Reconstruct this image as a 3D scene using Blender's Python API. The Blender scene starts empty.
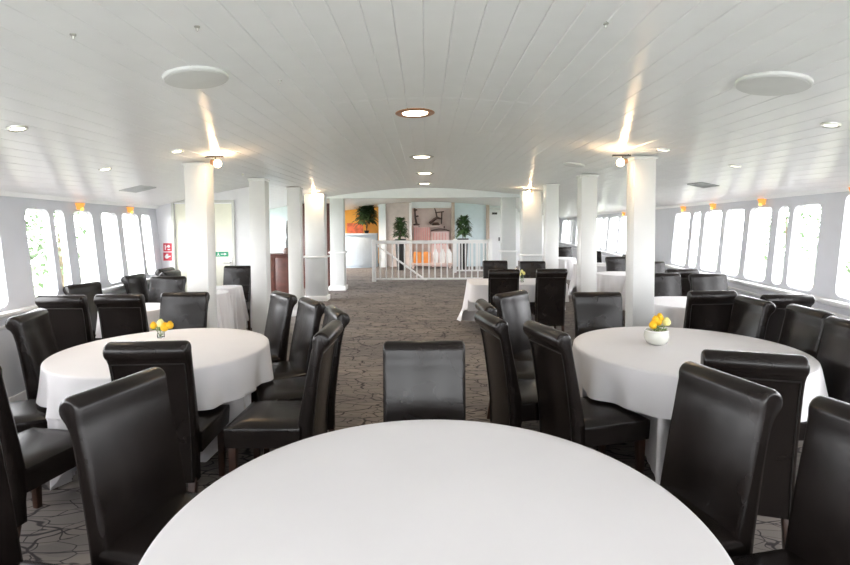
import bpy, bmesh, math, random
from mathutils import Vector, Matrix
PI = math.pi
R = math.radians
S = bpy.context.scene
C = S.collection
rnd = random.Random(7)

# ------------------------------------------------------------------ camera
F = 500.0
CAMH = 1.6
PITCH, ROLL = R(2.5), R(-0.40)
CX, CY = 425.0, 226.0 + F * math.tan(PITCH)
cam_d = bpy.data.cameras.new('camera'); cam = bpy.data.objects.new('camera', cam_d); C.objects.link(cam)
cam_d.sensor_width = 36.0; cam_d.lens = 36.0 * F / 850.0
cam_d.shift_x = 0.0; cam_d.shift_y = (CY - 282.5) / 850.0
cam_d.clip_start = 0.02; cam_d.clip_end = 300
CM = Matrix.Translation((0, 0, CAMH)) @ Matrix.Rotation(PI / 2 - PITCH, 4, 'X') @ Matrix.Rotation(ROLL, 4, 'Z')
cam.matrix_world = CM
S.camera = cam

def ray(px, py):
    d = Vector(((px - CX) / F, (CY - py) / F, -1.0))
    return (CM.to_3x3() @ d)
def at(px, py, z):
    """ point of the horizontal plane z seen at a pixel """
    d = ray(px, py); t = (z - CAMH) / d.z
    return Vector((d.x * t, d.y * t, z))
def aty(px, py, y):
    d = ray(px, py); t = y / d.y
    return Vector((d.x * t, y, CAMH + d.z * t))

# ------------------------------------------------------------------ hull shape
def wl(y): return -(3.25 + 0.115 * max(y, -2.2))
def wr(y): return 3.36 + 0.12 * max(y, -2.2)
LEAN = 0.085
def ceil_z(x, y):
    w = wr(y) if x > 0 else -wl(y)
    z = 2.55 - 0.60 * min(abs(x) / w, 1.04) ** 1.6
    return z + (0.0012 if y < 3.75 else 0.0)
def on_ceil(px, py):
    d = ray(px, py); lo = 0.2
    t = 0.5
    while t < 40:
        p = Vector((0, 0, CAMH)) + d * t
        if p.z >= ceil_z(p.x, p.y): break
        t += 0.005
    return p

# ------------------------------------------------------------------ materials
MATS = {}
def mat(name, col, rough=0.5, metal=0.0, var=0.06, scale=6.0, bump=0.0, bscale=60.0, emit=0.0, ecol=None, coat=0.0, spec=0.5, sheen=0.0):
    if name in MATS: return MATS[name]
    m = bpy.data.materials.new(name); m.use_nodes = True
    nt = m.node_tree; b = nt.nodes['Principled BSDF']
    tc = nt.nodes.new('ShaderNodeTexCoord')
    nz = nt.nodes.new('ShaderNodeTexNoise'); nz.inputs['Scale'].default_value = scale; nz.inputs['Detail'].default_value = 3
    nt.links.new(tc.outputs['Object'], nz.inputs['Vector'])
    rp = nt.nodes.new('ShaderNodeValToRGB')
    rp.color_ramp.elements[0].position = 0.3; rp.color_ramp.elements[1].position = 0.7
    rp.color_ramp.elements[0].color = (*[c * (1 - var) for c in col], 1)
    rp.color_ramp.elements[1].color = (*[min(1, c * (1 + var)) for c in col], 1)
    nt.links.new(nz.outputs['Fac'], rp.inputs['Fac']); nt.links.new(rp.outputs['Color'], b.inputs['Base Color'])
    b.inputs['Roughness'].default_value = rough; b.inputs['Metallic'].default_value = metal
    b.inputs['Specular IOR Level'].default_value = spec
    b.inputs['Coat Weight'].default_value = coat; b.inputs['Coat Roughness'].default_value = 0.15
    if sheen: b.inputs['Sheen Weight'].default_value = sheen
    if bump:
        n2 = nt.nodes.new('ShaderNodeTexNoise'); n2.inputs['Scale'].default_value = bscale; n2.inputs['Detail'].default_value = 4
        nt.links.new(tc.outputs['Object'], n2.inputs['Vector'])
        bp = nt.nodes.new('ShaderNodeBump'); bp.inputs['Strength'].default_value = bump; bp.inputs['Distance'].default_value = 0.01
        nt.links.new(n2.outputs['Fac'], bp.inputs['Height']); nt.links.new(bp.outputs['Normal'], b.inputs['Normal'])
    if emit:
        b.inputs['Emission Color'].default_value = (*(ecol or col), 1); b.inputs['Emission Strength'].default_value = emit
    MATS[name] = m
    return m

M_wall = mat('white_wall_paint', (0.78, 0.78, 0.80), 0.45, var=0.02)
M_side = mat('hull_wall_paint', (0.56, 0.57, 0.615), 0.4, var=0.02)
M_ceil = mat('glossy_white_planks', (0.86, 0.86, 0.865), 0.30, var=0.015, spec=0.5)
_nt = M_ceil.node_tree; _tv = _nt.nodes.new('ShaderNodeCombineXYZ'); _tv.inputs[1].default_value = 1.0   # paint brushed along the boards
_b = _nt.nodes['Principled BSDF']; _b.inputs['Anisotropic'].default_value = 0.85; _nt.links.new(_tv.outputs[0], _b.inputs['Tangent'])
M_trim = mat('white_gloss_trim', (0.82, 0.82, 0.82), 0.3, var=0.02)
M_col = mat('column_paint', (0.69, 0.69, 0.68), 0.35, var=0.02)
M_pillar = mat('pillar_paint', (0.58, 0.595, 0.595), 0.4, var=0.02)
M_beam = mat('beam_paint', (0.72, 0.76, 0.78), 0.4, var=0.02)
M_leather = mat('dark_brown_leather', (0.0095, 0.0070, 0.0062), 0.27, var=0.25, scale=5, bump=0.05, bscale=45, spec=0.28)
M_piping = mat('leather_seam', (0.010, 0.008, 0.007), 0.45, var=0.2)
M_leg = mat('mahogany_leg', (0.035, 0.014, 0.008), 0.35, var=0.3, scale=14)
M_cloth = mat('white_table_linen', (0.665, 0.643, 0.65), 0.85, var=0.02, scale=3, bump=0.10, bscale=9, sheen=0.1)
M_tablewood = mat('table_plywood', (0.35, 0.24, 0.14), 0.5, var=0.2)
M_metal = mat('brushed_steel', (0.55, 0.54, 0.52), 0.3, metal=1.0)
M_dmetal = mat('dark_metal', (0.05, 0.045, 0.045), 0.4, metal=0.6)
M_copper = mat('copper_fitting', (0.55, 0.30, 0.18), 0.3, metal=0.9)
M_mahog = mat('mahogany_panel', (0.075, 0.022, 0.016), 0.35, var=0.3, scale=9)
M_black = mat('black_plastic', (0.012, 0.012, 0.013), 0.4)
M_grille = mat('grey_grille', (0.30, 0.31, 0.31), 0.5, var=0.1)
M_speaker = mat('speaker_cover', (0.66, 0.66, 0.65), 0.6, var=0.04)
M_green = mat('plant_leaf', (0.035, 0.075, 0.022), 0.5, var=0.4, scale=20)
M_dgreen = mat('dark_plant_leaf', (0.022, 0.045, 0.014), 0.55, var=0.4, scale=20)
M_yellow = mat('yellow_petal', (0.85, 0.50, 0.015), 0.6, var=0.15, scale=40)
M_lemon = mat('pale_lemon_petal', (0.80, 0.76, 0.30), 0.6, var=0.1, scale=40)
M_stem = mat('flower_stem', (0.13, 0.24, 0.05), 0.5, var=0.2)
M_bulb = mat('warm_lamp', (1.0, 0.68, 0.36), 0.4, emit=85, ecol=(1.0, 0.68, 0.38))
M_bulbfar = mat('bright_warm_lamp', (1.0, 0.68, 0.36), 0.4, emit=130, ecol=(1.0, 0.70, 0.42))
M_down = mat('downlight_lens', (1.0, 0.90, 0.72), 0.4, emit=7, ecol=(1.0, 0.86, 0.62))
M_downoff = mat('downlight_lens_dim', (0.9, 0.9, 0.86), 0.3, emit=1.0, ecol=(1.0, 0.93, 0.80))
M_sconce = mat('amber_shade', (0.55, 0.18, 0.03), 0.5, emit=0.5, ecol=(1.0, 0.34, 0.07))
M_sconcehot = mat('amber_shade_core', (0.8, 0.45, 0.1), 0.5, emit=0.8, ecol=(1.0, 0.58, 0.12))
M_red = mat('sign_red', (0.62, 0.045, 0.07), 0.5, var=0.03)
M_exit = mat('sign_green', (0.0, 0.26, 0.12), 0.5, var=0.03)
M_white = mat('sign_white', (0.85, 0.85, 0.85), 0.5, var=0.02)
M_door = mat('cream_door', (0.80, 0.79, 0.66), 0.4, var=0.03)
M_orange = mat('orange_wall_paint', (0.78, 0.37, 0.06), 0.6, var=0.08, scale=2)
M_redorange = mat('red_orange_panel', (0.75, 0.15, 0.06), 0.6, var=0.35, scale=5)
M_pink = mat('pink_wall_paint', (0.76, 0.62, 0.57), 0.6, var=0.05)
M_pinkc = mat('pink_cabinet_paint', (0.78, 0.42, 0.40), 0.5, var=0.08)
M_blue = mat('pale_blue_paint', (0.60, 0.70, 0.74), 0.5, var=0.03)
M_desk = mat('reception_desk_white', (0.46, 0.52, 0.58), 0.35, var=0.03)
M_brown = mat('brown_ornament', (0.09, 0.05, 0.04), 0.5, var=0.3)
M_obox = mat('orange_box', (0.80, 0.30, 0.07), 0.5, var=0.1)
M_bark = mat('bark', (0.10, 0.075, 0.05), 0.9, var=0.3)
M_tree = mat('outdoor_leaf', (0.10, 0.15, 0.08), 0.7, var=0.4, scale=8)
M_lawn = mat('bank_grass', (0.30, 0.36, 0.24), 0.9, var=0.2, scale=2)

def glass_mat(name, tint, gl=0.10):
    m = bpy.data.materials.new(name); m.use_nodes = True
    nt = m.node_tree; nt.nodes.clear()
    o = nt.nodes.new('ShaderNodeOutputMaterial'); mx = nt.nodes.new('ShaderNodeMixShader')
    tr = nt.nodes.new('ShaderNodeBsdfTransparent'); tr.inputs[0].default_value = (*tint, 1)
    g = nt.nodes.new('ShaderNodeBsdfGlossy'); g.inputs['Roughness'].default_value = 0.03
    lw = nt.nodes.new('ShaderNodeLayerWeight'); lw.inputs[0].default_value = gl
    nt.links.new(lw.outputs['Fresnel'], mx.inputs[0]); nt.links.new(tr.outputs[0], mx.inputs[1]); nt.links.new(g.outputs[0], mx.inputs[2])
    nt.links.new(mx.outputs[0], o.inputs[0])
    return m
M_glass = glass_mat('window_glass', (0.97, 0.985, 0.98), 0.02)
M_vase = glass_mat('clear_vase_glass', (0.96, 0.97, 0.96), 0.12)

def carpet_mat():
    m = bpy.data.materials.new('patterned_carpet'); m.use_nodes = True
    nt = m.node_tree; b = nt.nodes['Principled BSDF']; L = nt.links.new
    b.inputs['Roughness'].default_value = 0.95; b.inputs['Specular IOR Level'].default_value = 0.15
    tc = nt.nodes.new('ShaderNodeTexCoord')
    mp = nt.nodes.new('ShaderNodeMapping'); mp.inputs['Rotation'].default_value = (0, 0, 0.5); mp.inputs['Scale'].default_value = (0.85, 1.9, 1)
    L(tc.outputs['Object'], mp.inputs['Vector'])
    nz = nt.nodes.new('ShaderNodeTexNoise'); nz.inputs['Scale'].default_value = 2.2; nz.inputs['Detail'].default_value = 2
    L(mp.outputs[0], nz.inputs['Vector'])
    mx = nt.nodes.new('ShaderNodeMixRGB'); mx.blend_type = 'ADD'; mx.inputs[0].default_value = 0.35
    L(mp.outputs[0], mx.inputs[1]); L(nz.outputs['Color'], mx.inputs[2])
    lines = None
    for sc, th in ((3.4, 0.022), (6.3, 0.017)):
        v = nt.nodes.new('ShaderNodeTexVoronoi'); v.feature = 'DISTANCE_TO_EDGE'; v.inputs['Scale'].default_value = sc
        L(mx.outputs[0], v.inputs['Vector'])
        r = nt.nodes.new('ShaderNodeMapRange'); r.inputs['From Min'].default_value = th * 0.7; r.inputs['From Max'].default_value = th * 1.5
        L(v.outputs['Distance'], r.inputs['Value'])
        if lines is None: lines = r.outputs[0]
        else:
            q = nt.nodes.new('ShaderNodeMath'); q.operation = 'MULTIPLY'; L(lines, q.inputs[0]); L(r.outputs[0], q.inputs[1]); lines = q.outputs[0]
    vc = nt.nodes.new('ShaderNodeTexVoronoi'); vc.inputs['Scale'].default_value = 3.1; L(mx.outputs[0], vc.inputs['Vector'])
    sep = nt.nodes.new('ShaderNodeSeparateColor'); L(vc.outputs['Color'], sep.inputs[0])
    cr = nt.nodes.new('ShaderNodeValToRGB')
    cr.color_ramp.elements[0].color = (0.155, 0.138, 0.130, 1); cr.color_ramp.elements[1].color = (0.225, 0.195, 0.172, 1)
    L(sep.outputs[0], cr.inputs[0])
    mc = nt.nodes.new('ShaderNodeMixRGB'); mc.inputs[1].default_value = (0.046, 0.040, 0.040, 1)
    L(lines, mc.inputs[0]); L(cr.outputs[0], mc.inputs[2])
    L(mc.outputs[0], b.inputs['Base Color'])
    pile = nt.nodes.new('ShaderNodeTexNoise'); pile.inputs['Scale'].default_value = 250; L(tc.outputs['Object'], pile.inputs['Vector'])
    bp = nt.nodes.new('ShaderNodeBump'); bp.inputs['Strength'].default_value = 0.4; bp.inputs['Distance'].default_value = 0.004
    L(pile.outputs['Fac'], bp.inputs['Height']); L(bp.outputs[0], b.inputs['Normal'])
    return m
M_carpet = carpet_mat()

# ------------------------------------------------------------------ mesh helpers
def box(bm, x0, x1, y0, y1, z0, z1):
    v = [bm.verts.new(p) for p in ((x0, y0, z0), (x1, y0, z0), (x1, y1, z0), (x0, y1, z0), (x0, y0, z1), (x1, y0, z1), (x1, y1, z1), (x0, y1, z1))]
    for f in ((3, 2, 1, 0), (4, 5, 6, 7), (0, 1, 5, 4), (1, 2, 6, 5), (2, 3, 7, 6), (3, 0, 4, 7)): bm.faces.new([v[i] for i in f])
    return v
def taper(bm, c0, c1, w0, w1, d0=None, d1=None):
    d0 = d0 or w0; d1 = d1 or w1
    v = []
    for c, w, d in ((c0, w0, d0), (c1, w1, d1)):
        for sx, sy in ((-1, -1), (1, -1), (1, 1), (-1, 1)): v.append(bm.verts.new((c[0] + sx * w / 2, c[1] + sy * d / 2, c[2])))
    for f in ((3, 2, 1, 0), (4, 5, 6, 7), (0, 1, 5, 4), (1, 2, 6, 5), (2, 3, 7, 6), (3, 0, 4, 7)): bm.faces.new([v[i] for i in f])
def lathe(bm, prof, n=24, c=(0, 0), cap0=True, cap1=True):
    rings = []
    for r, z in prof:
        rings.append([bm.verts.new((c[0] + r * math.cos(2 * PI * k / n), c[1] + r * math.sin(2 * PI * k / n), z)) for k in range(n)])
    for a, b in zip(rings, rings[1:]):
        for k in range(n): bm.faces.new((a[k], a[(k + 1) % n], b[(k + 1) % n], b[k]))
    if cap0: bm.faces.new(rings[0][::-1])
    if cap1: bm.faces.new(rings[-1])
def tube(bm, pts, r, n=8):
    pts = [Vector(p) for p in pts]; rings = []
    for i, p in enumerate(pts):
        d = (pts[min(i + 1, len(pts) - 1)] - pts[max(i - 1, 0)]).normalized()
        u = d.orthogonal().normalized() if i == 0 else (u - d * u.dot(d)).normalized()
        w = d.cross(u); rr = r[i] if isinstance(r, (list, tuple)) else r
        rings.append([bm.verts.new(p + (u * math.cos(2 * PI * k / n) + w * math.sin(2 * PI * k / n)) * rr) for k in range(n)])
    for a, b in zip(rings, rings[1:]):
        for k in range(n): bm.faces.new((a[k], a[(k + 1) % n], b[(k + 1) % n], b[k]))
    bm.faces.new(rings[0][::-1]); bm.faces.new(rings[-1])
def obj(name, bm, m, parent=None, smooth=True, bevel=0.0, seg=2, angle=40):
    bmesh.ops.recalc_face_normals(bm, faces=bm.faces[:])
    if bevel:
        es = [e for e in bm.edges if len(e.link_faces) == 2 and e.calc_face_angle(0) > R(50)]
        bmesh.ops.bevel(bm, geom=es, offset=bevel, segments=seg, profile=0.5, affect='EDGES', clamp_overlap=True)
    me = bpy.data.meshes.new(name); bm.to_mesh(me); bm.free()
    me.materials.append(m)
    if smooth:
        for p in me.polygons: p.use_smooth = True
        me.set_sharp_from_angle(angle=R(angle))
    o = bpy.data.objects.new(name, me); C.objects.link(o)
    if parent: o.parent = parent
    return o
def bx(name, b, m, parent=None, bevel=0.0, smooth=True):
    bm = bmesh.new(); box(bm, *b); return obj(name, bm, m, parent, smooth, bevel)
def tag(o, label, cat, group=None):
    o['label'] = label; o['category'] = cat
    if group: o['group'] = group
    return o
def thing(name, label, cat, loc=(0, 0, 0), rz=0.0, group=None):
    o = bpy.data.objects.new(name, None); C.objects.link(o); o.empty_display_size = 0.1
    o.location = loc; o.rotation_euler = (0, 0, rz)
    return tag(o, label, cat, group)
def struct(o):
    o['kind'] = 'structure'; return o
def dup(root, loc=None, rz=None, label=None, group=None):
    r = root.copy(); C.objects.link(r)
    if loc is not None: r.location = loc
    if rz is not None: r.rotation_euler = (0, 0, rz)
    if label: r['label'] = label
    if group: r['group'] = group
    for ch in list(root.children):
        c = ch.copy(); C.objects.link(c); c.parent = r
        for g in list(ch.children):
            d = g.copy(); C.objects.link(d); d.parent = c
    return r

# ------------------------------------------------------------------ room shell
Y0, Y1 = -2.2, 22.6
BULK = 7.9                                   # left-hand bulkhead
bm = bmesh.new(); box(bm, -7, 7, Y0 - 0.2, Y1 + 0.4, -0.08, 0.0); struct(obj('floor', bm, M_carpet, smooth=False))

# ceiling: longitudinal boards, real grooves, cambered
bm = bmesh.new()
PW = 0.135
xs = []
k = -46
while k <= 46:
    x = k * PW
    xs += [(x - 0.0045, 0.0), (x, 0.0055), (x + 0.0045, 0.0)]
    k += 1
ys = [Y0 - 0.1, -1, 0, 0.8, 1.5, 2.2, 3.0, 3.7499, 3.7501] + [4.2 + 0.75 * i for i in range(26)]
grid = []
for y in ys:
    row = []
    for (x, dz) in xs:
        # boards are flat between the grooves
        row.append(bm.verts.new((x, y, ceil_z(x, y) + dz)))
    grid.append(row)
for j in range(len(ys) - 1):
    for i in range(len(xs) - 1):
        xa = min(abs(xs[i][0]), abs(xs[i + 1][0])); yy = max(ys[j], ys[j + 1])
        w = wr(yy) if xs[i][0] > 0 else -wl(yy)
        if xa > w + 0.25: continue
        bm.faces.new((grid[j][i], grid[j + 1][i], grid[j + 1][i + 1], grid[j][i + 1]))
bmesh.ops.delete(bm, geom=[v for v in bm.verts if not v.link_faces], context='VERTS')
struct(obj('ceiling', bm, M_ceil, smooth=False))

ZA, ZB, ZT = 0.80, 1.88, 2.06
WZ0, WZ1 = 0.90, 1.80
def build_side(name, xf, wins, sgn, y_end):
    """ hull side wall with rounded window openings and reveals; wins = list of (y0, y1) """
    bm = bmesh.new()
    def P(y, z, off=0.0): return (xf(y) + sgn * (LEAN * (z - 0.9) + off), y, z)
    def quad(a, b, c, d): bm.faces.new([bm.verts.new(p) for p in (a, b, c, d)])
    edges = [Y0]
    for a, b in zip(wins, wins[1:]): edges.append((a[1] + b[0]) / 2)
    edges.append(y_end)
    def strip(ya, yb, za, zb):
        quad(P(ya, za), P(yb, za), P(yb, zb), P(ya, zb))
    rims = []
    for i, wn in enumerate(wins):
        a, b = wn[:2]; WZ1 = wn[2] if len(wn) > 2 else 1.80; ZB = WZ1 + 0.08
        ya, yb = edges[i], edges[i + 1]
        # long blank stretches become plain strips
        if a - ya > 0.3: strip(ya, a - 0.1, 0, ZT); ya = a - 0.1
        ye = yb
        if yb - b > 0.3: strip(b + 0.1, yb, 0, ZT); ye = b + 0.1
        strip(ya, ye, 0, ZA); strip(ya, ye, ZB, ZT)
        r = min(0.075, (b - a) * 0.36)
        inner, outer = [], []
        n = 6
        for (cy, cz, a0, ey, ez) in ((b - r, WZ0 + r, -90, ye, ZA), (b - r, WZ1 - r, 0, ye, ZB), (a + r, WZ1 - r, 90, ya, ZB), (a + r, WZ0 + r, 180, ya, ZA)):
            for q in range(n + 1):
                t = R(a0 + 90 * q / n)
                py, pz = cy + r * math.cos(t), cz + r * math.sin(t)
                inner.append((py, pz))
                first_vertical = a0 in (-90, 90)      # arc starts on a horizontal side
                if q == n // 2: outer.append((ey, ez))
                elif (q < n // 2) == first_vertical: outer.append((py, ez))
                else: outer.append((ey, pz))
        N = len(inner)
        for q in range(N):
            p, p2 = inner[q], inner[(q + 1) % N]; o, o2 = outer[q], outer[(q + 1) % N]
            quad(P(*p), P(*p2), P(*o2), P(*o))
            quad(P(*p, 0.0), P(*p2, 0.0), P(*p2, 0.07), P(*p, 0.07))
        rims.append((inner, P))
    bmesh.ops.remove_doubles(bm, verts=bm.verts[:], dist=0.0005)
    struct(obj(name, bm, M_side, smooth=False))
    return rims
winsL = [(-1.7, -1.2), (-1.0, -0.8), (-0.5, 0.1), (0.35, 0.9), (1.1, 1.3), (1.6, 2.15), (2.4, 2.95), (3.15, 3.35), (3.85, 4.50), (4.86, 5.23), (5.31, 5.49), (5.67, 6.05), (6.26, 6.65), (6.79, 7.27), (7.37, 7.66)]
winsR = [(-1.7, -1.2), (-1.0, -0.8), (-0.5, 0.1), (0.35, 0.9), (1.1, 1.3), (1.6, 2.15), (2.4, 2.95), (3.15, 3.35), (4.10, 4.78, 1.88), (5.11, 5.56), (5.65, 5.85), (5.99, 6.48), (6.62, 7.12), (7.25, 7.80), (7.96, 8.24), (8.38, 9.02),
         (11.2, 11.8), (11.95, 12.7), (12.85, 13.75), (14.0, 14.45), (14.6, 15.8), (16.3, 17.3), (17.7, 18.6), (19.3, 20.6), (20.9, 22.0)]
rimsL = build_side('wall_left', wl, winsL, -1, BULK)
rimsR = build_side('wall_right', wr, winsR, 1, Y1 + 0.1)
nwin = 0
for rims in (rimsL, rimsR):
    for inner, P in rims:
        nwin += 1
        cy = sum(p[0] for p in inner) / len(inner); cz = sum(p[1] for p in inner) / len(inner)
        def shr(p, d):
            return (p[0] - d * (1 if p[0] > cy else -1), p[1] - d * (1 if p[1] > cz else -1))
        bm = bmesh.new(); N = len(inner)
        loops = [[bm.verts.new(P(*p, o)) for p in pts] for pts, o in (
            ([shr(p, -0.0) for p in inner], 0.045), ([shr(p, 0.006) for p in inner], 0.048), ([shr(p, 0.006) for p in inner], 0.07), ([shr(p, -0.0) for p in inner], 0.07))]
        for a, b in zip(loops, loops[1:]):
            for q in range(N): bm.faces.new((a[q], a[(q + 1) % N], b[(q + 1) % N], b[q]))
        fr = struct(obj('window_%d' % nwin, bm, M_trim, smooth=False))
        bm = bmesh.new()
        bm.faces.new([bm.verts.new(P(*shr(p, 0.003), 0.06)) for p in inner])
        obj('pane', bm, M_glass, fr, smooth=False)

# sills and cornices along the hull
def rail(name, xf, sgn, y0, y1, z0, z1, depth, m):
    bm = bmesh.new(); n = 24; rows = []
    for i in range(n + 1):
        y = y0 + (y1 - y0) * i / n
        def X(z): return xf(y) + sgn * LEAN * (z - 0.9)
        pr = [(X(z0) + sgn * 0.005, z0), (X(z0) - sgn * depth * 0.6, z0), (X(z1) - sgn * depth, z0 + (z1 - z0) * 0.5), (X(z1) - sgn * depth, z1), (X(z1) + sgn * 0.005, z1)]
        rows.append([bm.verts.new((x, y, z)) for x, z in pr])
    for a, b in zip(rows, rows[1:]):
        for k in range(5): bm.faces.new((a[k], a[(k + 1) % 5], b[(k + 1) % 5], b[k]))
    bm.faces.new(rows[0]); bm.faces.new(rows[-1][::-1])
    return struct(obj(name, bm, m, smooth=False))
rail('trim_1', wl, -1, Y0, BULK, 0.815, 0.865, 0.09, M_trim)
rail('trim_2', wr, 1, Y0, Y1, 0.815, 0.865, 0.09, M_trim)
rail('trim_3', wl, -1, Y0, BULK, 1.90, 1.99, 0.06, M_ceil)
rail('trim_4', wr, 1, Y0, Y1, 1.90, 1.99, 0.06, M_ceil)
rail('trim_5', wl, -1, Y0, BULK, 0.72, 0.745, 0.03, M_trim)
rail('trim_6', wr, 1, Y0, Y1, 0.72, 0.745, 0.03, M_trim)
rail('baseboard_left', wl, -1, Y0, BULK, 0.0, 0.11, 0.02, M_trim)
rail('baseboard_right', wr, 1, Y0, Y1, 0.0, 0.11, 0.02, M_trim)

# wall behind the photographer, with a row of big windows
bm = bmesh.new()
def wq(x0, x1, z0, z1): box(bm, x0, x1, Y0 - 0.1, Y0, z0, z1)
bw = [(-2.75, -1.75), (-1.45, -0.45), (-0.2, 0.2), (0.45, 1.45), (1.75, 2.75)]
px = -3.1
for a, b in bw:
    wq(px, a, 0, 2.6); wq(a, b, 0, 0.85); wq(a, b, 1.95, 2.6); px = b
wq(px, 3.25, 0, 2.6)
struct(obj('wall_behind', bm, M_wall, smooth=False))
for a, b in bw:
    nwin += 1
    bm = bmesh.new()
    for (x0, x1, z0, z1) in ((a, a + 0.03, 0.85, 1.95), (b - 0.03, b, 0.85, 1.95), (a + 0.03, b - 0.03, 0.85, 0.88), (a + 0.03, b - 0.03, 1.92, 1.95)): box(bm, x0, x1, Y0 - 0.07, Y0 - 0.03, z0, z1)
    fr = struct(obj('window_%d' % nwin, bm, M_trim, smooth=False))
    bx('pane', (a + 0.02, b - 0.02, Y0 - 0.055, Y0 - 0.05, 0.87, 1.93), M_glass, fr)

# left bulkhead with its two cream doors
bm = bmesh.new()
xb0, xb1 = wl(BULK) - 0.12, -2.62
dL = (aty(175, 240, BULK).x, aty(192, 240, BULK).x); dR = (aty(210.5, 240, BULK).x, aty(233, 240, BULK).x)
def wb(x0, x1, z0, z1): box(bm, x0, x1, BULK, BULK + 0.08, z0, z1)
wb(xb0, xb1, 1.98, 2.35); wb(xb0, dL[0], 0, 1.98); wb(dL[1], dR[0], 0, 1.98); wb(dR[1], xb1, 0, 1.98)
struct(obj('wall_bulkhead', bm, M_wall, smooth=False))
nd = 0
for (a, b) in (dL, dR):
    nd += 1
    bm = bmesh.new(); box(bm, a + 0.005, b - 0.005, BULK + 0.02, BULK + 0.06, 0.005, 1.975)
    d = struct(obj('door_%d' % nd, bm, M_door, smooth=False))
    bm = bmesh.new(); w = 0.035
    box(bm, a - w, a, BULK - 0.03, BULK - 0.001, 0, 1.99); box(bm, b, b + w, BULK - 0.03, BULK - 0.001, 0, 1.99); box(bm, a - w, b + w, BULK - 0.03, BULK - 0.001, 1.99, 2.03)
    obj('door_frame', bm, mat('door_frame_paint', (0.60, 0.60, 0.57), 0.4), d, smooth=False)
    bm = bmesh.new(); hx = b - 0.04
    box(bm, hx - 0.02, hx + 0.02, BULK + 0.005, BULK + 0.02, 0.95, 1.13)
    tube(bm, [(hx, BULK + 0.01, 1.04), (hx, BULK - 0.045, 1.04), (hx - 0.10, BULK - 0.045, 1.04)], 0.011)
    obj('door_handle', bm, M_metal, d)

# far walls behind the stair well
YF = 19.6
def fx(px, y=YF): return aty(px, 235, y).x
w = struct(bx('wall_far', (-6.2, 6.4, Y1, Y1 + 0.15, 0, 2.6), M_wall))
struct(bx('wall_far_left', (-6.2, -2.85, 13.4, 13.5, 0, 2.6), M_blue))
struct(bx('wall_far_orange', (-4.2, fx(381, 21.5), 21.5, 21.6, 0, 2.6), M_orange))
struct(bx('wall_far_cream', (fx(384), fx(411), YF, YF + 0.1, 0, 2.6), mat('grey_pink_paint', (0.55, 0.48, 0.45), 0.6)))
struct(bx('wall_far_pink', (fx(411), fx(453), YF + 0.35, YF + 0.45, 0, 2.6), M_pink))
struct(bx('wall_far_blue', (fx(453), fx(488), YF, YF + 0.1, 0, 2.6), M_blue))
struct(bx('wall_far_right', (fx(501), fx(518), YF, YF + 0.1, 0, 2.6), M_wall))
nt_ = 6
for pxa, pxb, m in ((379, 386, M_beam), (409.5, 412, M_trim), (451.5, 454.5, mat('beige_post', (0.50, 0.40, 0.33), 0.5)), (486, 489, mat('beige_post', (0, 0, 0)))):
    nt_ += 1
    struct(bx('trim_%d' % nt_, (fx(pxa), fx(pxb), YF - 0.12, YF - 0.001, 0, 2.5), m, smooth=False))
nd += 1
d = struct(bx('door_%d' % nd, (fx(489.5), fx(500.5), YF + 0.02, YF + 0.08, 0, 2.15), M_wall, smooth=False))
bx('door_handle', (fx(498.5), fx(499.6), YF - 0.04, YF + 0.02, 1.0, 1.14), M_black, d)
bx('door_closer', (fx(492), fx(497), YF - 0.05, YF + 0.02, 2.03, 2.11), M_dmetal, d)
struct(bx('wall_far_header', (fx(384), fx(518), YF + 0.001, YF + 0.019, 2.30, 2.6), M_beam))

# arched beam over the far opening
bm = bmesh.new(); n = 24; YB = 12.45
bot = []; xA, xB = -2.75, 2.75
rows = []
for i in range(n + 1):
    x = xA + (xB - xA) * i / n
    rows.append([bm.verts.new(p) for p in ((x, YB, 2.30), (x, YB, ceil_z(x, YB) + 0.02), (x, YB + 0.3, ceil_z(x, YB) + 0.02), (x, YB + 0.3, 2.30))])
for a, b in zip(rows, rows[1:]):
    for k in range(4): bm.faces.new((a[k], a[(k + 1) % 4], b[(k + 1) % 4], b[k]))
bm.faces.new(rows[0]); bm.faces.new(rows[-1][::-1])
struct(obj('trim_%d' % (nt_ + 1), bm, M_beam, smooth=False))

# ------------------------------------------------------------------ columns
def column(x, y, label, w=0.225, d=0.20):
    t = thing('column', label, 'column', (x, y, 0), 0, 'white columns in two rows')
    zt = min(ceil_z(x - w / 2, y), ceil_z(x + w / 2, y), ceil_z(x, y))
    bm = bmesh.new(); box(bm, -w / 2, w / 2, -d / 2, d / 2, 0, zt + 0.004); obj('shaft', bm, M_col, t, bevel=0.012)
    bm = bmesh.new(); box(bm, -w / 2 - 0.012, w / 2 + 0.012, -d / 2 - 0.012, d / 2 + 0.012, 0, 0.1); obj('plinth', bm, M_col, t, bevel=0.006)
    bm = bmesh.new(); box(bm, -w / 2 - 0.01, w / 2 + 0.01, -d / 2 - 0.01, d / 2 + 0.01, zt - 0.035, zt - 0.002); obj('capital', bm, M_col, t, bevel=0.004)
    return t
LX, RX = -2.33, 2.24
column(LX, 5.2, 'nearest white column on the left, behind the flowered round table')
column(LX - 0.01, 7.1, 'second white column on the left, behind four dark chair backs')
column(LX, 9.0, 'slim white column third from the left, before the panelled pillar')
column(RX, 5.2, 'nearest white column on the right, beside the white vase')
column(RX + 0.06, 7.1, 'second white column on the right, behind a chair with brown top')
column(RX + 0.03, 9.0, 'slim white column on the right standing against a panelled pillar')
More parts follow.
